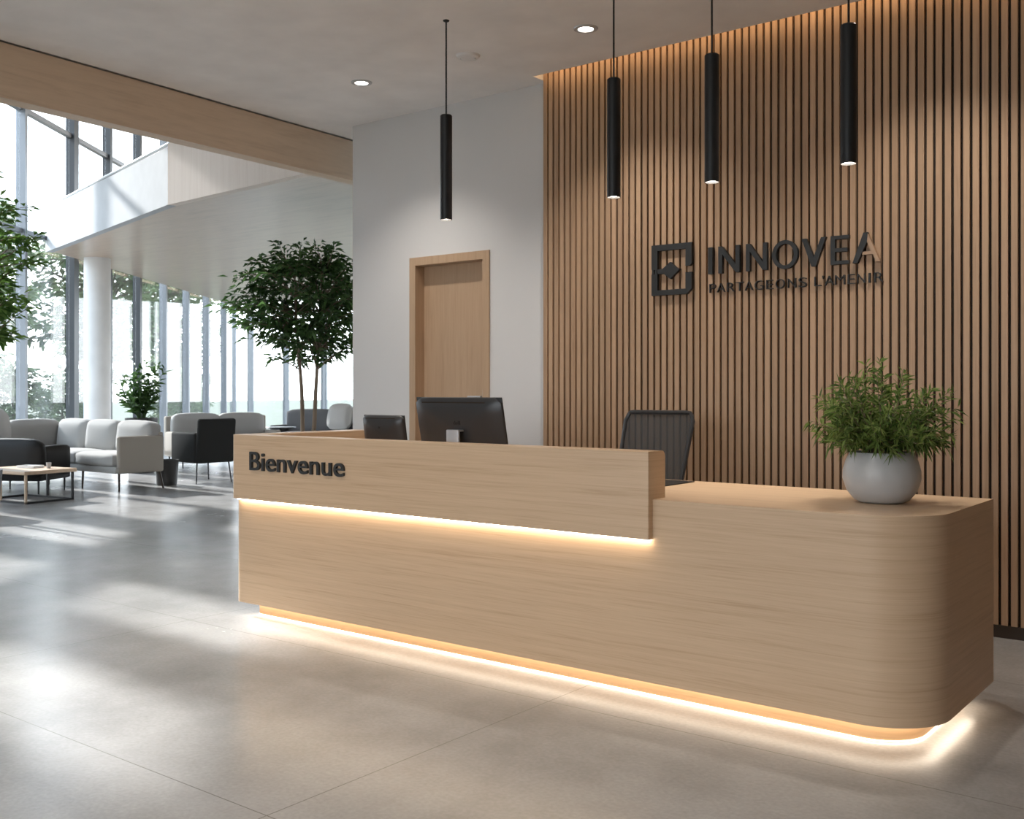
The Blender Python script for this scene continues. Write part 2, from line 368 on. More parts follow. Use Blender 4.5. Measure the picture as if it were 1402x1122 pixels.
# ------------------------------------------------------------------ reception desk
XL, XR, YF, YK, ZB, ZW = -5.155, -1.11, 3.92, 4.86, .08, .877
XS, ZP, ZH, YP, YQ = -2.27, .705, 1.086, 3.885, 4.03      # step, panel bottom, counter top, panel front and back
def outline(x0, x1, y0, y1, rl, rr, n=16):
    return arc(x0 + rl, y0 + rl, rl, 180, 270, 8) + arc(x1 - rr, y0 + rr, rr, 270, 360, n) + [(x1, y1), (x0, y1)]
dk = thing('reception_desk', 'long oak reception desk with rounded corner, raised counter and lit base', 'desk', (-3.13, 4.2, 0))
b = B(); o_ = outline(XL, XR, YF, YK, .045, .27); i_ = outline(XL + .05, XR - .05, YF + .05, YK, .03, .22)
b.prism(o_[:-2] + [(XR, YK), (XR - .05, YK)] + i_[:-2][::-1] + [(XL + .05, YK), (XL, YK)], ZB, ZW - .03)
for f in b.b.faces: f.smooth = True
b.make('body', M['oak_h'], dk, True)
b = B(); b.prism(o_, ZW - .03, ZW, top=1)
for f in b.b.faces: f.smooth = len(f.verts) == 4
b.make('worktop', [M['oak_h'], M['oak_top']], dk, True)
# raised front: an L section that hangs in front of the body and turns the corner into the return
b = B()
prof = [(YP, ZP), (YP, ZH)] + [(YQ - .028 + .028 * math.sin(R(a)), ZH - .028 + .028 * math.cos(R(a))) for a in range(0, 91, 15)] + [(YQ, ZW), (YF, ZW), (YF, ZP)]
nP = len(prof)
t = bmesh.new(); va = [t.verts.new((XL, y, z)) for y, z in prof]; vb = [t.verts.new((XS, y, z)) for y, z in prof]
t.faces.new(va[::-1]); t.faces.new(vb)
for i in range(nP): t.faces.new((va[i], va[(i + 1) % nP], vb[(i + 1) % nP], vb[i]))
bmesh.ops.recalc_face_normals(t, faces=t.faces)
ed = [e for e in t.edges if all(abs(v.co.x - XL) < 1e-5 and abs(v.co.y - YP) < 1e-5 for v in e.verts)]
bmesh.ops.bevel(t, geom=ed, offset=.04, segments=8, profile=.5, affect='EDGES')
ed = [e for e in t.edges if all(abs(v.co.y - YP) < 1e-5 for v in e.verts) and (all(abs(v.co.z - ZH) < 1e-5 for v in e.verts) or all(abs(v.co.x - XS) < 1e-5 for v in e.verts))]
bmesh.ops.bevel(t, geom=ed, offset=.006, segments=3, profile=.5, affect='EDGES')
for f in t.faces: f.material_index = 1 if f.normal.z > .75 else 0
mi = [f.material_index for f in t.faces]
t.verts.index_update(); vs, fs = b._new([v.co.copy() for v in t.verts], [[v.index for v in f.verts] for f in t.faces], True); t.free()
for f, k in zip(fs, mi): f.material_index = k
b.make('raised_counter', [M['oak_h'], M['oak_top']], dk, True)
b = B(); b.box(XL, XL + .17, YQ + .0005, YK + .03, ZW, ZH, .004)
o = b.make('counter_return', [M['oak_h'], M['oak_top']], dk, True)
for f in o.data.polygons: f.material_index = 1 if f.normal.z > .75 else 0
b = B(); b.prism(outline(XL + .12, XR - .09, YF + .075, YK - .1, .02, .19), 0, ZB)
for f in b.b.faces: f.smooth = len(f.verts) == 4
b.make('plinth', M['plinth'], dk, True)
b = B(); b.box(XL + .05, XS - .004, YP + .012, YF - .004, ZP - .006, ZP); b.make('light_strip', M['led'], dk, True)['label'] = 'warm light strip under the raised counter'
# light strip below the body, following the outline
b = B(); oo = outline(XL + .07, XR - .04, YF + .022, YK - .12, .02, .235); ii = outline(XL + .118, XR - .088, YF + .073, YK - .12, .02, .192); k = len(oo) - 1
v = [(x, y, ZB - .002) for x, y in oo[:-1]] + [(x, y, ZB - .002) for x, y in ii[:-1]]
b._new(v, [(i, i + 1, k + i + 1, k + i) for i in range(k - 1)])
v = [(x, y, .008) for x, y in ii[:-1]] + [(x, y, .002) for x, y in ii[:-1]]
b._new(v, [(i, k + i, k + i + 1, i + 1) for i in range(k - 1)])
b.make('light_strip', M['ledf'], dk, True)['label'] = 'warm light strip under the desk base'

# lettering
def text_bm(txt, weight=0.):
    cu = bpy.data.curves.new('t', 'FONT'); cu.body = txt; cu.size = 1.; cu.extrude = .5; cu.offset = weight; cu.resolution_u = 6
    ob = bpy.data.objects.new('t', cu); C.objects.link(ob)
    dg = bpy.context.evaluated_depsgraph_get(); me = bpy.data.meshes.new_from_object(ob.evaluated_get(dg))
    bpy.data.objects.remove(ob); t = bmesh.new(); t.from_mesh(me); bpy.data.meshes.remove(me); return t
def place_text(b, txt, x0, x1, z0, z1, yb, yf, weight=0., ref=None):
    """fit the text into x0..x1, z0..z1 on a wall that faces -Y, from yb (back) to yf (front)"""
    t = text_bm(txt, weight)
    mnx = min(v.co.x for v in t.verts); mxx = max(v.co.x for v in t.verts)
    cap = .729 if ref is None else ref; mny = 0.; mxy = cap
    for v in t.verts:
        x = x0 + (v.co.x - mnx) / (mxx - mnx) * (x1 - x0); z = z0 + (v.co.y - mny) / (mxy - mny) * (z1 - z0)
        v.co = Vector((x, yb + (yf - yb) * (v.co.z + .5), z))
    b._merge(t)
t = text_bm('H'); CAP = max(v.co.y for v in t.verts); t.free()
def xr(txt, wt):
    t = text_bm(txt, wt); q = (min(v.co.x for v in t.verts), max(v.co.x for v in t.verts)); t.free(); return q
WORD, WT = 'Bienvenue', .005; w0, w1 = xr(WORD, WT)
for k, chr_ in enumerate(WORD):
    e1 = xr(WORD[:k + 1], WT)[1]; g0, g1 = xr(chr_, WT); e0 = e1 - (g1 - g0); f_ = lambda q: -4.962 + (q - w0) / (w1 - w0) * .804
    b = B(); place_text(b, chr_, f_(e0), f_(e1), .882, .989, YP - .0002, YP - .014, WT, CAP); b.make('letter', M['sign'], dk, True)['label'] = 'raised charcoal letter %s of the word Bienvenue' % chr_

sg = thing('wall_sign', 'charcoal metal emblem and lettering mounted on the oak slats', 'sign', (-2.75, 6.09, 1.98))
YB, YT = 6.0945, 6.066
def poly_y(b, pts, y0=YT, y1=YB):
    """a plate in the wall plane: outline in (x, z), from y0 to y1"""
    b.prism([(x, -z) for x, z in pts], -y1, -y0, mtx=Matrix(((1, 0, 0, 0), (0, 0, -1, 0), (0, -1, 0, 0), (0, 0, 0, 1))))
def bar(b, p, q, w):
    p, q = Vector(p), Vector(q); d = (q - p).normalized(); n_ = Vector((-d.y, d.x)) * w / 2
    poly_y(b, [p + n_, q + n_, q - n_, p - n_])
b = B(); X0, X1, Z0, Z1, W = -3.521, -3.221, 1.985, 2.322, .045
zg = 2.147
poly_y(b, [(X0, zg + .012), (X0, Z1), (X1, Z1), (X1, zg + .035), (X1 - .015, zg + .022), (X1 - W, zg + .022), (X1 - W, Z1 - W + .006), (X0 + W, Z1 - W + .006), (X0 + W, zg + .012)])
poly_y(b, [(X0, zg - .018), (X0 + W, zg - .018), (X0 + W, Z0 + W - .01), (X1 - W, Z0 + W - .01), (X1 - W, zg - .02), (X1, zg - .02), (X1, Z0 + .035), (X1 - .035, Z0), (X0, Z0)])
for xx in (X0 + .004, X0 + .027): poly_y(b, [(xx, zg - .018), (xx, zg + .012), (xx + .013, zg + .012), (xx + .013, zg - .018)])
poly_y(b, [(X0 + W, zg - .018), (X0 + W, zg + .012), (-3.44, zg + .012), (-3.38, 2.203), (-3.325, zg + .008), (-3.308, zg + .006), (-3.325, zg - .01), (-3.38, 2.090), (-3.43, zg - .018)])
b.make('emblem', M['sign'], sg, True)['label'] = 'square bracket emblem with a diamond in the middle'
LZ0, LZ1, SW = 2.102, 2.274, .0265
def letter(ch, x0, x1):
    b = B(); extra = None; h = SW / 2
    def N_(): 
        poly_y(b, [(x0, LZ0), (x0, LZ1), (x0 + SW, LZ1), (x1 - SW, LZ0 + .05), (x1 - SW, LZ1), (x1, LZ1), (x1, LZ0), (x1 - SW, LZ0), (x0 + SW, LZ1 - .05), (x0 + SW, LZ0)])
    if ch == 'I': poly_y(b, [(x0, LZ0), (x0, LZ1), (x1, LZ1), (x1, LZ0)])
    elif ch == 'N': N_()
    elif ch == 'V':
        c = (x0 + x1) / 2; k = SW * 1.12
        poly_y(b, [(x0, LZ1), (x0 + k, LZ1), (c, LZ0 + .055), (x1 - k, LZ1), (x1, LZ1), (c + k * .45, LZ0), (c - k * .45, LZ0)])
    elif ch == 'E':
        m = (LZ0 + LZ1) / 2; q = SW * .82
        poly_y(b, [(x0, LZ0), (x0, LZ1), (x1, LZ1), (x1, LZ1 - q), (x0 + SW, LZ1 - q), (x0 + SW, m + q / 2), (x1 - .008, m + q / 2), (x1 - .008, m - q / 2), (x0 + SW, m - q / 2), (x0 + SW, LZ0 + q), (x1, LZ0 + q), (x1, LZ0)])
    elif ch == 'O':
        cx, cz = (x0 + x1) / 2, (LZ0 + LZ1) / 2; rx, rz = (x1 - x0) / 2, (LZ1 - LZ0) / 2 + .003; nseg = 40
        v, f = [], []
        for k in range(nseg):
            a = 2 * PI * k / nseg; c_, s_ = math.cos(a), math.sin(a)
            for (ax, az, y) in ((rx, rz, YT), (rx - SW * .95, rz - SW * .85, YT), (rx, rz, YB), (rx - SW * .95, rz - SW * .85, YB)): v.append((cx + ax * c_, y, cz + az * s_))
        for k in range(nseg):
            i, j = 4 * k, 4 * ((k + 1) % nseg)
            f += [(i, i + 1, j + 1, j), (i + 2, j + 2, j + 3, i + 3), (i, j, j + 2, i + 2), (i + 1, i + 3, j + 3, j + 1)]
        b._new(v, f)
    elif ch == 'A':
        c = (x0 + x1) / 2 - .004; k = SW * 1.1
        poly_y(b, [(x0, LZ0), (c - k * .42, LZ1 + .004), (c + k * .45, LZ1 + .004), (c + k * .30, LZ1 - .05), (x0 + k, LZ0)])
        extra = B()
        poly_y(extra, [(c + k * .47, LZ1 - .004), (x1, LZ0), (x1 - k * .8, LZ0), (c + k * .32, LZ1 - .055)])
        poly_y(extra, [(c - .022, LZ0 + .046), (c - .016, LZ0 + .064), (c + .042, LZ0 + .064), (c + .049, LZ0 + .046)], YT + .004)
    o = b.make('letter', M['sign'], sg, True)
    if extra: extra.make('accent_stroke', M['copper'], o, True)['label'] = 'copper brown right-hand stroke of the last letter'
for ch, a_, c_ in [('I', -3.101, -3.071), ('N', -3.03, -2.883), ('N', -2.839, -2.698), ('O', -2.664, -2.498), ('V', -2.474, -2.322), ('E', -2.293, -2.183), ('A', -2.161, -1.999)]: letter(ch, a_, c_)
for ch, a_, c_ in [('P', -3.099, -3.056), ('A', -3.046, -2.99), ('R', -2.974, -2.925), ('T', -2.915, -2.862), ('A', -2.852, -2.798), ('G', -2.785, -2.729), ('E', -2.707, -2.665), ('O', -2.646, -2.588), ('N', -2.567, -2.516), ('S', -2.498, -2.447), ('L', -2.398, -2.357), ("'", -2.349, -2.341), ('A', -2.334, -2.279), ('M', -2.271, -2.211), ('E', -2.194, -2.153), ('N', -2.138, -2.089), ('I', -2.070, -2.060), ('R', -2.036, -1.985)]:
    b = B(); place_text(b, ch, a_, c_, 1.981, 2.041, YB, YT + .010, -.018, CAP); b.make('tagline_letter', M['sign'], sg, True)

# ------------------------------------------------------------------ lamps
WARM = (1., .90, .77)
def pendant(x, y, label):
    t = thing('pendant_lamp', label, 'lamp', (x, y, 0), group='black tube pendant lamps over the reception desk')
    zb, zt = 2.39, 3.03
    b = B(); b.lathe([(.0335, 0), (.0365, 0), (.0365, zt - zb - .006), (.031, zt - zb), (0, zt - zb)], 36, (0, 0, zb)); b.lathe([(.0335, 0), (.0335, .02), (0, .02)], 36, (0, 0, zb)); b.make('lamp_tube', M['black'], t)
    b = B(); b.lathe([(0, .010), (.033, .010)], 28, (0, 0, zb)); b.make('lamp_face', M['lamp'], t)
    b = B(); b.tube([(0, 0, zt - .002), (0, 0, H)], .005, 8); b.make('cord', M['black'], t)
    b = B(); b.lathe([(.006, -.012), (.018, -.006), (.020, 0)], 20, (0, 0, H)); b.make('ceiling_cap', M['black'], t)
    spot('pendant_light', t, zb + .004, 22, WARM, 72, .8, .03); return t
pd = pendant(-4.186, 4.742, 'black tube pendant lamp hanging in front of the white wall')
for x, lab in ((-2.985, 'black tube pendant lamp nearest the white wall of the three before the slats'), (-2.382, 'black tube pendant lamp in the middle of the three before the slats'), (-1.692, 'black tube pendant lamp hanging highest above the potted shrub')):
    c = copy_tree(pd); c.location = (x, 4.742 if x < -2.5 else 4.70, 0); c['label'] = lab
def downlight(x, y, label):
    t = thing('downlight', label, 'ceiling light', (x, y, H), group='recessed ceiling downlights')
    b = B(); b.lathe([(.046, -.002), (.050, -.008), (.074, -.006), (.078, 0)], 36); b.make('trim_ring', M['silver'], t)
    b = B(); b.lathe([(0, -.003), (.047, -.003)], 28); b.make('lamp_face', M['lampw'], t)
    spot('downlight_beam', t, -.012, 66, (1., .92, .83), 110, .8, .04); return t
dl = downlight(-5.519, 5.317, 'round recessed downlight near the oak beam')
for x, y, lab in ((-3.592, 5.38, 'round recessed downlight nearest the slatted wall'), (-1.66, 5.36, 'added unseen downlight above the desk end'), (-5.5, 2.2, 'added unseen downlight over the open floor by the beam'), (-3.6, 2.2, 'added unseen downlight over the floor before the desk'), (-1.66, 2.2, 'added unseen downlight over the rounded desk corner')):  # all but the first are added out of view to light the room
    c = copy_tree(dl); c.location = (x, y, H); c['label'] = lab
sm = thing('smoke_detector', 'flat white round smoke detector on the lobby ceiling', 'smoke detector', (-4.507, 5.329, H))
b = B(); b.lathe([(.055, -.022), (.072, -.016), (.078, -.006), (.082, 0)], 40); b.lathe([(0, -.0225), (.052, -.0225)], 32); b.make('housing', M['white'], sm)
b = B(); b.lathe([(0, -.026), (.006, -.026), (.008, -.02)], 12, (.045, .02, 0)); b.make('test_button', M['silver'], sm)

# ------------------------------------------------------------------ things on and behind the desk
def monitor(name, label, x, y, w, h, zc, tilt, stand, logo):
    t = thing(name, label, 'monitor', (x, y, ZW + .0008))
    T = Matrix.Translation((0, 0, zc - ZW)) @ Matrix.Rotation(R(tilt), 4, 'X')
    b = B()
    # back shell: swells from the rim to a flat centre
    rings = [(1., 0.), (1., -.010), (.955, -.020), (.72, -.036), (.0, -.038)]
    v, f = [], []; m = 44
    for k, (sc, yy) in enumerate(rings):
        for i in range(m):
            a = 2 * PI * i / m; c_, s_ = math.cos(a), math.sin(a); q = 14
            rr = (abs(c_) ** q + abs(s_) ** q) ** (-1 / q)
            v.append(T @ Vector((c_ * rr * w / 2 * sc, yy, s_ * rr * h / 2 * sc)))
    for k in range(len(rings) - 1):
        for i in range(m): f.append((k * m + i, k * m + (i + 1) % m, (k + 1) * m + (i + 1) % m, (k + 1) * m + i))
    b._new(v, f, True); b.make('back_shell', M['plastic'], t)
    b = B(); b.box(-w / 2 * .998, w / 2 * .998, .0005, .008, -h / 2 * .998, h / 2 * .998, .002, 2, T); b.make('screen', M['black'], t)
    b = B(); b.box(-w * .40, w * .34, -.0265, -.021, h * .43, h * .447, 0, 1, T); b.make('vent_slot', M['dark'], t)
    if stand:
        b = B(); b.tube([(0, -.045, 0), (0, -.055, .12), (0, -.035, zc - ZW - h * .12)], [.02, .02, .018], 4)
        b = B(); b.box(-.045, .045, -.085, -.068, .004, zc - ZW + h * .02, .004); b.box(-.045, .045, -.085, -.03, zc - ZW + h * .0, zc - ZW + h * .025, .004); b.make('stand_neck', M['silver'], t)
        b = B(); b.box(-.12, .12, -.11, .09, 0, .008, .003); b.make('stand_base', M['silver'], t)
    else:
        b = B(); b.box(-.02, .02, -.05, -.036, 0, zc - ZW - h * .30, .003); b.box(-.09, .09, -.08, .05, 0, .006, .002); b.make('stand_base', M['silver'], t)
    if logo:
        tb = B(); place_text(tb, logo, -.026, .026, h * .12, h * .12 + .022, -.0365, -.039, 0, CAP)
        bmesh.ops.transform(tb.b, matrix=T, verts=tb.b.verts); tb.make('maker_mark', M['black'], t)
    else:
        b = B(); b.lathe([(0, .002), (.008, .002), (.008, 0)], 16); bmesh.ops.transform(b.b, matrix=T @ Matrix.Translation((-.01, -.038, h * .22)) @ Matrix.Rotation(R(90), 4, 'X'), verts=b.b.verts); b.make('maker_mark', M['black'], t)
    return t
monitor('desk_monitor', 'large dark monitor on a silver stand seen from behind, before the oak door', -3.80, 4.44, .63, .39, 1.12, 12, True, 'dell')
monitor('desk_monitor', 'small dark monitor beyond the counter, before the white wall', -4.51, 4.55, .345, .25, 1.075, 9, False, None)
b = B(); b.prism([(-3.12, 4.40), (-2.53, 4.40), (-2.53, 4.80), (-3.12, 4.80)], ZW + .0008, ZW + .0048); tag(b.make('desk_mat', M['leather']), 'black desk mat lying on the low worktop beside the raised counter', 'desk mat')

ch = thing('office_chair', 'black mesh-backed office chair behind the desk', 'chair', (-3.14, 5.29, 0), R(2))
def back_pt(u, v):   # u -1..1 across, v 0..1 up the back
    w_ = (.205 + .025 * v) * (1 - .04 * (v > .97)); return Vector((u * w_, .02 + .20 * v + .02 * v * v - .035 * (1 - u * u), .60 + .615 * v))
b = B(); nu, nv = 16, 14; v = []; f = []
for i in range(nu + 1):
    for j in range(nv + 1): v.append(back_pt(-1 + 2 * i / nu, j / nv))
for i in range(nu):
    for j in range(nv): a = i * (nv + 1) + j; f.append((a, a + nv + 1, a + nv + 2, a + 1))
b._new(v, f, True); b.make('back_mesh', M['mesh'], ch)
rim = [back_pt(-1, j / 12) for j in range(12)] + [back_pt(-.97, .975), back_pt(-.92, 1.)] + [back_pt(-.8 + 1.6 * i / 12, 1.005) for i in range(13)] + [back_pt(.92, 1.), back_pt(.97, .975)] + [back_pt(1, (11 - j) / 12) for j in range(12)] + [back_pt(1 - 2 * i / 12, 0) for i in range(1, 13)]
b = B(); b.tube(rim, .013, 8); b.make('back_frame', M['plastic'], ch)
b = B(); b.cushion(-.25, .25, -.40, .04, .45, .53, .015, .04); b.make('seat', M['fabd'], ch)
b = B(); b.tube([(0, -.15, .44), (0, .06, .43), (0, .09, .60), (0, .12, .80)], [.03, .03, .025, .02], 10); b.make('back_support', M['plastic'], ch)
for sgn in (-1, 1):
    b = B(); b.tube([(sgn * .24, -.1, .46), (sgn * .30, -.1, .48), (sgn * .30, -.1, .66)], .016, 8); b.box(sgn * .30 - .04, sgn * .30 + .04, -.24, .02, .66, .685, .01); b.make('armrest', M['plastic'], ch)
b = B(); b.tube([(0, -.12, .12), (0, -.12, .30)], .03, 16); b.tube([(0, -.12, .30), (0, -.12, .45)], .018, 16); b.make('gas_lift', M['black'], ch)
for k in range(5):
    a = 2 * PI * k / 5 + .3; e = (.27 * math.cos(a), -.12 + .27 * math.sin(a))
    b = B(); b.tube([(0, -.12, .12), (e[0], e[1], .075)], [.03, .018], 8); lg = b.make('base_leg', M['plastic'], ch)
    b = B(); b.tube([(e[0] - .02, e[1], .0305), (e[0] + .02, e[1], .0305)], .03, 14); b.tube([(e[0], e[1], .03), (e[0], e[1], .08)], .01, 8); b.make('caster', M['black'], lg)

# ------------------------------------------------------------------ plants
def rnd_dir(): 
    z = random.uniform(-1, 1); a = random.uniform(0, 2 * PI); q = math.sqrt(1 - z * z); return Vector((q * math.cos(a), q * math.sin(a), z))
UP = Vector((0, 0, 1))
pl = thing('potted_shrub', 'bushy fine-leaved green shrub in a round pale concrete pot on the desk end', 'plant', (-1.45, 4.42, ZW + .0008))
b = B(); prof = [(.0, 0), (.085, 0), (.112, .012), (.142, .05), (.158, .10), (.157, .135), (.146, .175), (.131, .208), (.127, .213), (.122, .208), (.128, .18)]
b.lathe(prof, 56); b.make('pot', M['pot'], pl)
b = B(); b.lathe([(.0, .193), (.06, .196), (.126, .19)], 32); b.make('soil', M['soil'], pl)
bs, bl = B(), B(); bl.keep = bs.keep = 1
for i in range(150):
    a = random.uniform(0, 2 * PI); th = math.acos(1 - random.random() * 1.12); r0 = random.uniform(0, .07)
    p0 = Vector((r0 * math.cos(a), r0 * math.sin(a), .192)); d = Vector((math.sin(th) * math.cos(a), math.sin(th) * math.sin(a), math.cos(th) + .16)).normalized()
    ln = random.uniform(.18, .255) * (1. + .62 * max(0, d.z)); pts = []
    st = (Vector((d.x * .45, d.y * .45, 1))).normalized()
    p = p0.copy(); n_ = 9
    for k in range(n_ + 1):
        pts.append(p.copy()); w_ = min(1, k / 4.); q = (st * (1 - w_) + d * w_).normalized(); q.z -= .035 * k * (1 - d.z); p = p + q.normalized() * ln / n_ + rnd_dir() * .004
    bs.tube(pts, [.0022 * (1 - .7 * k / n_) for k in range(n_ + 1)], 4, False)
    for k in range(34):
        u = random.uniform(.25, 1.) ; i0 = min(n_ - 1, int(u * n_)); pp = pts[i0].lerp(pts[i0 + 1], u * n_ - i0); dd = (pts[i0 + 1] - pts[i0]).normalized()
        sd = rnd_dir(); sd = (sd - dd * sd.dot(dd)).normalized()
        bl.leaf(pp, dd * random.uniform(.5, 1.1) + sd, UP + rnd_dir() * .4, random.uniform(.032, .068), random.uniform(.006, .0105), random.uniform(0, .35))
bs.make('stems', M['bark'], pl); bl.make('foliage', M['leaf'], pl)

def grow(loc, trunks, cc, rad, n_tw, n_lf, ll, lw, mleaf, mbark, par, trunk_r=.03, spread=.2, zf=.45, droop=.35, flat=1., lean=.22):
    """trunks from the foot, twigs bent outwards to the ends of an egg-shaped crown, leaves along the twigs"""
    bt, bl = B(), B(); bt.keep = bl.keep = 1; nodes = []
    for k in range(trunks):
        a = 2 * PI * k / trunks + .5; top = Vector((cc[0] + math.cos(a) * rad[0] * lean, cc[1] + math.sin(a) * rad[1] * lean, cc[2] + rad[2] * .35))
        f0 = Vector((math.cos(a) * spread * .25, math.sin(a) * spread * .25, .0)); pts = []
        for i in range(13):
            u = i / 12; p = f0.lerp(top, u); p.x, p.y = f0.x + (top.x - f0.x) * u ** 1.8, f0.y + (top.y - f0.y) * u ** 1.8; p += Vector((math.cos(a), math.sin(a), 0)) * spread * math.sin(u * PI) * .35 + Vector((mnoise.noise(Vector((u * 3, k, 1))), mnoise.noise(Vector((u * 3, k, 7))), 0)) * .06 * spread / .2
            pts.append(p)
        bt.tube(pts, [trunk_r * (1 - .72 * i / 12) for i in range(13)], 8); nodes += pts[int(12 * zf):]
    C_ = Vector(cc)
    for k in range(n_tw):
        q = rnd_dir(); q *= random.uniform(.35, 1.) ** .6; tip = C_ + Vector((q.x * rad[0], q.y * rad[1], q.z * rad[2] * flat))
        low = [n_ for n_ in nodes if n_.z < tip.z - .05] or nodes[:2]
        o = min(low, key=lambda n_: (n_ - tip).length * random.uniform(.8, 1.25)); mid = o.lerp(tip, .5) + UP * (tip - o).length * .14 + rnd_dir() * .05
        pts = []
        for i in range(9):
            u = i / 8; pts.append(o * (1 - u) ** 2 + mid * 2 * u * (1 - u) + tip * u * u + rnd_dir() * .006)
        bt.tube(pts, [max(.0025, trunk_r * .28 * (1 - .85 * i / 8)) for i in range(9)], 5, False)
        for j in range(n_lf):
            u = 1 - random.random() ** 1.3 * .72; i0 = min(7, int(u * 8)); p = pts[i0].lerp(pts[i0 + 1], u * 8 - i0); dd = (pts[i0 + 1] - pts[i0]).normalized()
            sd = rnd_dir(); sd.z *= .5; p = p + sd * ll * random.uniform(0, .9)
            bl.leaf(p, dd * .6 + sd, UP + rnd_dir() * .5, ll * random.uniform(.7, 1.2), lw * random.uniform(.8, 1.2), random.uniform(.1, droop))
    bt.make('trunk', mbark, par); bl.make('foliage', mleaf, par)

tr = thing('indoor_tree', 'tall dark-leaved indoor tree with slim twin stems behind the desk return', 'tree', (-9.98, 8.70, 0))
b = B(); b.lathe([(.0, 0), (.24, 0), (.29, .5), (.27, .5), (.26, .45), (0, .45)], 36); b.make('planter', M['potd'], tr)
grow(None, 2, (.0, .0, 2.48), (1.12, 1.12, .80), 200, 26, .125, .042, M['leaft'], M['bark'], tr, .036, .10, .45, .5, lean=.16)
lt = thing('indoor_tree', 'bright green leafy tree cut by the left edge, in front of the windows', 'tree', (-11.35, 5.22, 0))
b = B(); b.lathe([(.0, 0), (.24, 0), (.29, .5), (.27, .5), (.26, .45), (0, .45)], 36); b.make('planter', M['potd'], lt)
grow(None, 2, (.0, .0, 2.78), (.66, .66, 1.1), 110, 26, .12, .05, M['leafl'], M['bark'], lt, .036, .2, .45)
tp = thing('potted_plant', 'leafy upright plant in a tall dark planter behind the pale sofa', 'plant', (-15.25, 9.72, 0))
b = B(); b.lathe([(.0, 0), (.20, 0), (.26, .90), (.24, .90), (.23, .86), (0, .86)], 36); b.make('planter', M['potd'], tp)
bs, bl = B(), B(); bl.keep = bs.keep = 1
for i in range(17):
    a = random.uniform(0, 2 * PI); r_ = random.uniform(.05, .46); hh = random.uniform(.45, 1.05) * (1 - .4 * r_)
    pts = [Vector((math.cos(a) * r_ * (u ** 1.5) + .05 * math.cos(a), math.sin(a) * r_ * (u ** 1.5) + .05 * math.sin(a), .86 + hh * u)) for u in [j / 8 for j in range(9)]]
    bs.tube(pts, [.012 * (1 - .7 * j / 8) for j in range(9)], 5, False)
    for k in range(26):
        u = random.uniform(.2, 1.); i0 = min(7, int(u * 8)); p = pts[i0].lerp(pts[i0 + 1], u * 8 - i0); sd = rnd_dir(); sd.z = abs(sd.z) * .5
        bl.leaf(p, sd + UP * .35, UP, random.uniform(.12, .24), random.uniform(.03, .05), random.uniform(.1, .5))
bs.make('stems', M['leafp'], tp); bl.make('foliage', M['leafp'], tp)

# ------------------------------------------------------------------ lounge furniture
def leg(par, p0, p1, r0, mat, name='leg'):
    b = B(); b.tube([p0, p1], [r0, r0 * .75], 10); return b.make(name, mat, par)
# corner sofa: two wings, the right one ends in a closed arm
sf = thing('corner_sofa', 'pale grey corner sofa with a closed side panel on slim legs', 'sofa', (-12.56, 7.98, 0))
L_, D_ = 2.7, .74
b = B(); b.box(-L_, -.01, -.35, .37, .24, .33, .02); b.box(-L_, -L_ + .76, -2.3, -.36, .24, .33, .02); b.make('base_frame', M['fab'], sf)
b = B(); b.box(-.075, .0, -.31, .38, .235, .735, .03, 4); b.make('side_panel', M['fab2'], sf)['label'] = 'closed taupe arm panel'
for x0, x1 in ((-1.03, -.08), (-1.98, -1.04)): b = B(); b.cushion(x0, x1, -.36, .22, .325, .50, .02, .05); b.make('seat_cushion', M['fab'], sf)
for y0, y1 in ((-1.25, -.42), (-2.28, -1.27)): b = B(); b.cushion(-L_ + .14, -L_ + .76, y0, y1, .325, .50, .02, .05); b.make('seat_cushion', M['fab'], sf)
for x0, x1 in ((-.86, -.06), (-1.66, -.87), (-2.45, -1.67)):
    b = B(); b.cushion(x0, x1, .12, .36, .46, .90, .03, .07, Matrix.Translation((0, .3, .5)) @ Matrix.Rotation(R(-7), 4, 'X') @ Matrix.Translation((0, -.3, -.5))); b.make('back_cushion', M['fab'], sf)
for y0, y1 in ((-.55, .25), (-1.4, -.56), (-2.25, -1.41)):
    b = B(); b.cushion(-L_ + .02, -L_ + .24, y0, y1, .46, .90, .03, .07); b.make('back_cushion', M['fab'], sf)
b = B(); b.box(-L_, -.02, .30, .385, .30, .78, .03, 3); b.box(-L_, -L_ + .08, -2.3, .385, .30, .78, .03, 3); b.make('back_panel', M['fab2'], sf)
for x, y in ((-.06, -.27), (-.06, .34), (-.85, -.33), (-1.75, -.33), (-L_ + .08, .33), (-L_ + .7, -1.5), (-L_ + .08, -2.2), (-L_ + .7, -2.2)): leg(sf, (x, y, .245), (x + (.02 if x > -.1 else 0), y + (.05 if y > 0 else -.01), 0), .017, M['skirt'])
for nm, mt, x, y, a, lab in (('throw_pillow', 'pillow', -14.72, 7.0, 90, 'pale throw pillow leaning on the left wing of the corner sofa'), ('throw_pillow', 'fabm', -14.72, 6.40, 90, 'dark grey throw pillow leaning on the left wing of the corner sofa')):
    b = B(); b.cushion(-.24, .24, -.07, .07, -.23, .23, .05, .05, Matrix.Rotation(R(a), 4, 'Z') @ Matrix.Rotation(R(-14), 4, 'X'))
    o = b.make(nm, M[mt]); o.location = (x, y, .835); tag(o, lab, 'pillow', 'throw pillows on the corner sofa')

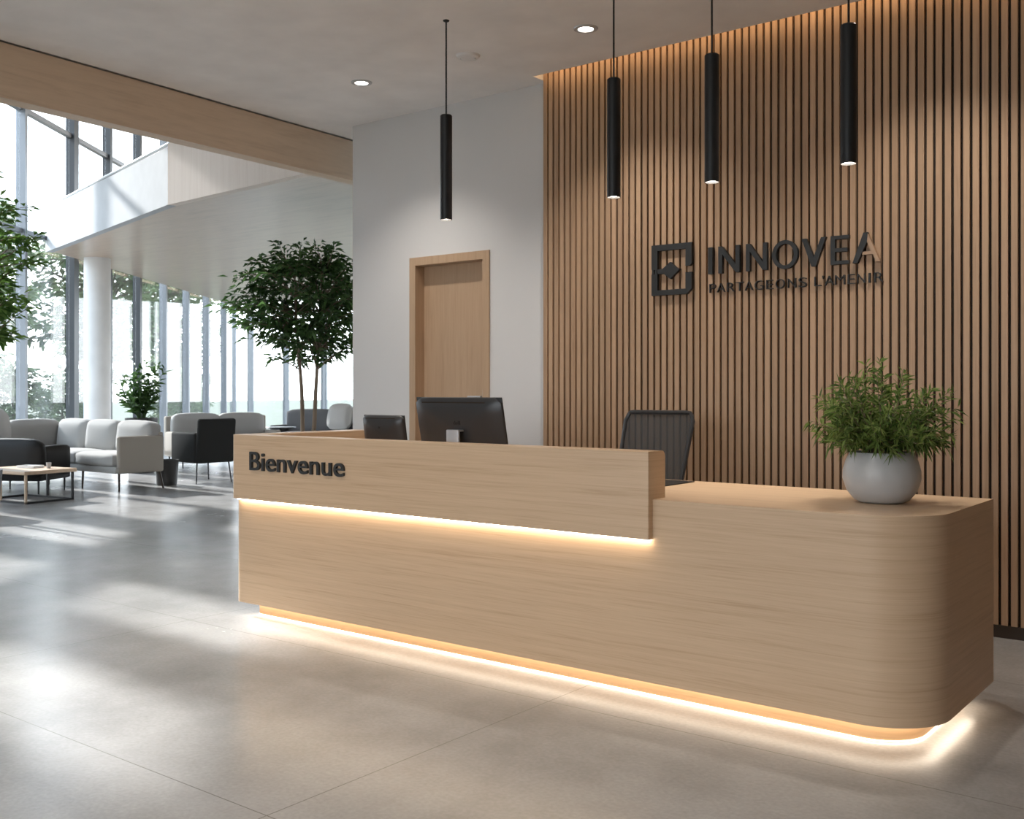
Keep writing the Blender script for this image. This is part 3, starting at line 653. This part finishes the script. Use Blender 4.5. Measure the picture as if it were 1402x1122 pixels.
# black leather armchair seen from behind the coffee table
ac = thing('leather_armchair', 'low black leather armchair behind the coffee table', 'armchair', (-13.62, 6.93, 0), R(30))
b = B(); b.box(-.46, .46, -.36, .36, .17, .30, .03, 3); b.make('base_frame', M['leather'], ac)
b = B(); b.cushion(-.36, .36, -.30, .37, .29, .44, .02, .05); b.make('seat_cushion', M['leather'], ac)
b = B(); b.cushion(-.47, .47, -.40, -.22, .20, .70, .03, .08); b.make('backrest', M['leather'], ac)
for s in (-1, 1): b = B(); b.cushion(s * .41 - .06, s * .41 + .06, -.34, .36, .2, .61, .015, .05); b.make('armrest', M['leather'], ac)
for x in (-.4, .4):
    for y in (-.3, .3): leg(ac, (x, y, .18), (x, y, 0), .014, M['black'])

# coffee table
ct = thing('coffee_table', 'low coffee table with pale oak top on a thin black frame', 'table', (-12.50, 6.45, 0), R(8))
b = B(); b.box(-.56, .42, -.38, .34, .345, .39, .012, 3); b.make('table_top', M['table_oak'], ct)
for x in (-.52, -.1, .38):
    for y in (-.34, .30): b = B(); b.box(x - .012, x + .012, y - .012, y + .012, .0, .345); b.make('leg', M['table_oak'] if (x, y) in ((.38, -.34), (-.1, -.34)) else M['black'], ct)
b = B()
for y in (-.34, .30): b.box(-.532, .392, y - .012, y + .012, 0, .024)
for x in (-.52, .38): b.box(x - .012, x + .012, -.328, .288, 0, .024)
b.make('floor_frame', M['black'], ct)
ty = thing('serving_tray', 'small white tray on the coffee table', 'tray', (-12.62, 6.5, .39), R(20))
b = B(); b.box(-.13, .13, -.09, .09, 0, .012, .004); b.make('tray_base', M['white'], ty)
b = B()
for q in ((-.13, .13, -.09, -.082), (-.13, .13, .082, .09), (-.13, -.122, -.082, .082), (.122, .13, -.082, .082)): b.box(*q, .012, .03)
b.make('tray_rim', M['white'], ty)
gl = thing('glass_cup', 'small cup standing beside the tray on the coffee table', 'cup', (-12.36, 6.6, .39))
b = B(); b.lathe([(0, 0), (.024, 0), (.032, .07), (.029, .07), (.022, .006), (0, .006)], 20); b.make('cup_body', M['pot'], gl)
b = B(); b.tube([(.03, 0, .055), (.052, 0, .048), (.05, 0, .028), (.027, 0, .02)], .004, 6); b.make('cup_handle', M['pot'], gl)

# charcoal armchair with wire legs
cc = thing('lounge_chair', 'charcoal upholstered armchair on wire legs beside the corner sofa', 'armchair', (-13.00, 9.30, 0), R(86))
# local +Y looks away from the viewer; the back stands on the -Y side
b = B(); b.box(-.31, .31, -.36, -.28, .30, .945, .035, 4, Matrix.Translation((0, -.3, .3)) @ Matrix.Rotation(R(5), 4, 'X') @ Matrix.Translation((0, .3, -.3))); b.make('backrest', M['fabd'], cc)
b = B(); b.cushion(-.27, .27, -.28, .34, .30, .47, .02, .05); b.make('seat', M['fabd'], cc)
for s in (-1, 1): b = B(); b.box(s * .29 - .035, s * .29 + .035, -.31, .34, .30, .74, .03, 3); b.make('armrest', M['fabd'], cc)
for x in (-.26, .26):
    for y in (-.27, .28): leg(cc, (x, y, .32), (x * 1.12, y * 1.12, 0), .012, M['black'])
bk = thing('round_planter', 'low dark round planter tub on the floor by the charcoal armchair', 'planter', (-12.98, 8.68, 0))
b = B(); b.lathe([(0, 0), (.135, 0), (.14, .02), (.165, .36), (.152, .36), (.145, .33), (0, .33)], 32); b.make('tub', M['potd'], bk)
b = B(); b.lathe([(0, .342), (.09, .338), (.145, .332)], 24); b.make('soil', M['soil'], bk)

def sofa(name, label, loc, rz, L, mat, mat2, top, pillows):
    t = thing(name, label, 'sofa', loc, rz)
    b = B(); b.box(-L / 2, L / 2, -.40, .40, .18, .32, .02); b.make('base_frame', mat2, t)
    n_ = 2
    for k in range(n_):
        x0 = -L / 2 + .1 + k * (L - .2) / n_; b = B(); b.cushion(x0, x0 + (L - .2) / n_ - .01, -.40, .22, .32, .47, .02, .05); b.make('seat_cushion', mat, t)
        b = B(); b.cushion(x0, x0 + (L - .2) / n_ - .01, .14, .34, .44, top, .03, .06); b.make('back_cushion', mat, t)
    b = B(); b.box(-L / 2, L / 2, .30, .42, .18, top - .03, .03, 3); b.make('back_panel', mat2, t)
    for s in (-1, 1): b = B(); b.box(s * (L / 2 - .05) - .05, s * (L / 2 - .05) + .05, -.38, .36, .18, .62, .03, 3); b.make('armrest', mat2, t)
    for x in (-L / 2 + .08, L / 2 - .08):
        for y in (-.34, .34): leg(t, (x, y, .19), (x, y, 0), .016, M['black'])
    return t
sofa('lounge_sofa', 'pale grey sofa beyond the charcoal armchair', (-15.62, 11.62, 0), R(75), 1.9, M['fab'], M['fab2'], .92, 0)
sofa('lounge_sofa', 'dark grey sofa by the far windows behind the indoor tree', (-16.3, 14.9, 0), R(20), 2.6, M['fabm'], M['fabm'], .93, 0)
for x, y, a, mt, lab in ((-15.47, 15.11, 24, 'pillow', 'pale pillow on the dark grey sofa, nearer the white wall'), (-16.08, 14.88, 17, 'pillow', 'pale pillow on the dark grey sofa, nearer the tree stems')):
    b = B(); b.cushion(-.25, .25, -.07, .07, -.24, .24, .05, .05, Matrix.Rotation(R(a), 4, 'Z') @ Matrix.Rotation(R(-16), 4, 'X'))
    o = b.make('throw_pillow', M[mt]); o.location = (x, y, .80); tag(o, lab, 'pillow', 'throw pillows on the dark grey sofa')
st = thing('side_table', 'dark round side table in front of the far grey sofa', 'table', (-16.2, 13.4, 0))
b = B(); b.lathe([(0, .60), (.30, .60), (.31, .615), (.30, .63), (0, .63)], 36); b.make('table_top', M['black'], st)
b = B(); b.lathe([(0, 0), (.2, 0), (.2, .015), (.025, .03), (.022, .60)], 28); b.make('pedestal', M['black'], st)

# ------------------------------------------------------------------ outside
b = B(); b.prism([(-140, -90), (60, -90), (60, 140), (-140, 140)], -.42, -.31); struct(b.make('ground_lawn', M['grass']), 'pale green lawn outside the lounge windows', 'lawn')
b = B(); b.prism([fac(-26, -.12)[:2], fac(11.87, -.12)[:2], (-6, CORN[1] + .12), (-6, CORN[1] + 3.), fac(13, -3.5)[:2], fac(-26, -3.5)[:2]], -.31, -.02); struct(b.make('terrace_path', M['pave']), 'pale paved strip along the outside of the glazing', 'path')
def out_tree(loc, hgt, cr, seed, label):
    random.seed(seed); t = thing('garden_tree', label, 'tree', loc, group='trees outside the lounge windows')
    grow(None, 1, (0, 0, hgt * .60), (cr, cr, hgt * .38), 150, 26, .30, .16, M['leafo'], M['barkd'], t, .16, .5, .3, .4); return t
ta = out_tree((-27.5, 12.2, -.31), 7.5, 2.3, 3, 'pale green garden tree seen through the glass before the white column')
tb = out_tree((-30, 17.5, -.31), 8., 2.4, 5, 'pale green garden tree seen through the glass just past the white column')
for src, x, y, s, a, lab in ((ta, -29.5, 6.6, 1.0, 50, 'pale garden tree beyond the glass at the left edge'), (tb, -24.0, 2.0, 1.05, 130, 'garden tree outside, out towards the near corner of the glazing'),
        (tb, -34.5, 15.0, 1.15, 80, 'far garden tree standing between the two trees near the column'), (ta, -38, 26, 1.1, 200, 'far garden tree outside the glazed corner'),
        (ta, -20.5, -2.0, .95, 20, 'garden tree outside the glazing beside the open floor')):
    c = copy_tree(src); c.location = (x, y, -.31); c.scale = (s, s, s); c.rotation_euler = (0, 0, R(a)); c['label'] = lab

random.seed(21)
def bush(x, y, r_, hgt, label):
    t = thing('garden_bush', label, 'bush', (x, y, -.31), group='bushes outside the lounge windows')
    grow(None, 3, (0, 0, hgt * .55), (r_, r_, hgt * .5), 90, 26, .20, .10, M['leafo'], M['barkd'], t, .05, .4, .15, .4); return t
b0 = bush(-22.8, 9.4, 1.2, 2.3, 'leafy bush outside the glass at the left edge')
for x, y, q, a, lab in ((-24.6, 12.0, 1.0, 70, 'leafy bush outside the glass before the white column'), (-26.9, 14.9, .9, 150, 'leafy bush outside the glass just past the white column'),
        (-26.9, 18.3, .85, 220, 'leafy bush outside the far lounge windows just past the tall potted plant'), (-31.5, 21.5, 1.1, 300, 'leafy bush outside the glass towards the far glazed corner')):
    c = copy_tree(b0); c.location = (x, y, -.31); c.scale = (q, q, q); c.rotation_euler = (0, 0, R(a)); c['label'] = lab

# ------------------------------------------------------------------ daylight
w = bpy.data.worlds.new('sky'); bpy.context.scene.world = w; w.use_nodes = True; nt = w.node_tree
bg = nt.nodes['Background']; tc = nt.nodes.new('ShaderNodeTexCoord'); sx = nt.nodes.new('ShaderNodeSeparateXYZ'); r = nt.nodes.new('ShaderNodeValToRGB')
nt.links.new(tc.outputs['Generated'], sx.inputs[0]); nt.links.new(sx.outputs['Z'], r.inputs['Fac'])
e = r.color_ramp.elements; e[0].position = 0.; e[0].color = (.93, .97, 1., 1); e[1].position = .6; e[1].color = (.68, .83, 1., 1)
nt.links.new(r.outputs['Color'], bg.inputs['Color']); bg.inputs['Strength'].default_value = 3.6
sun = bpy.data.lights.new('sun', 'SUN'); sun.energy = 7.0; sun.angle = R(1.8); sun.color = (1., .985, .96)
so = bpy.data.objects.new('sun', sun); C.objects.link(so); so.rotation_euler = Vector((.87, -.02, -.50)).to_track_quat('-Z', 'Y').to_euler()

# ------------------------------------------------------------------ camera
cam = bpy.data.cameras.new('camera'); co = bpy.data.objects.new('camera', cam); C.objects.link(co)
co.location = (0, 0, 1.35); co.rotation_euler = (R(90), 0, R(37.8)); cam.sensor_width = 36.; cam.lens = 1418. / 1402 * 36; cam.shift_y = -26. / 1402
cam.dof.use_dof = True; cam.dof.focus_distance = 4.9; cam.dof.aperture_fstop = cam.lens / 1000 / .0042; cam.clip_end = 400
sc = bpy.context.scene; sc.camera = co
sc.view_settings.view_transform = 'Standard'; sc.view_settings.look = 'None'; sc.view_settings.gamma = 1.; sc.view_settings.exposure = .68; sc.view_settings.use_curve_mapping = False
cy = sc.cycles; cy.use_denoising = True; cy.max_bounces = 10; cy.diffuse_bounces = 5; cy.glossy_bounces = 4; cy.transparent_max_bounces = 16; cy.sample_clamp_indirect = 6.; cy.caustics_reflective = False; cy.caustics_refractive = False
cy.use_light_tree = True; cy.sample_clamp_direct = 12.
try: cy.denoiser = 'OPENIMAGEDENOISE'
except Exception: pass
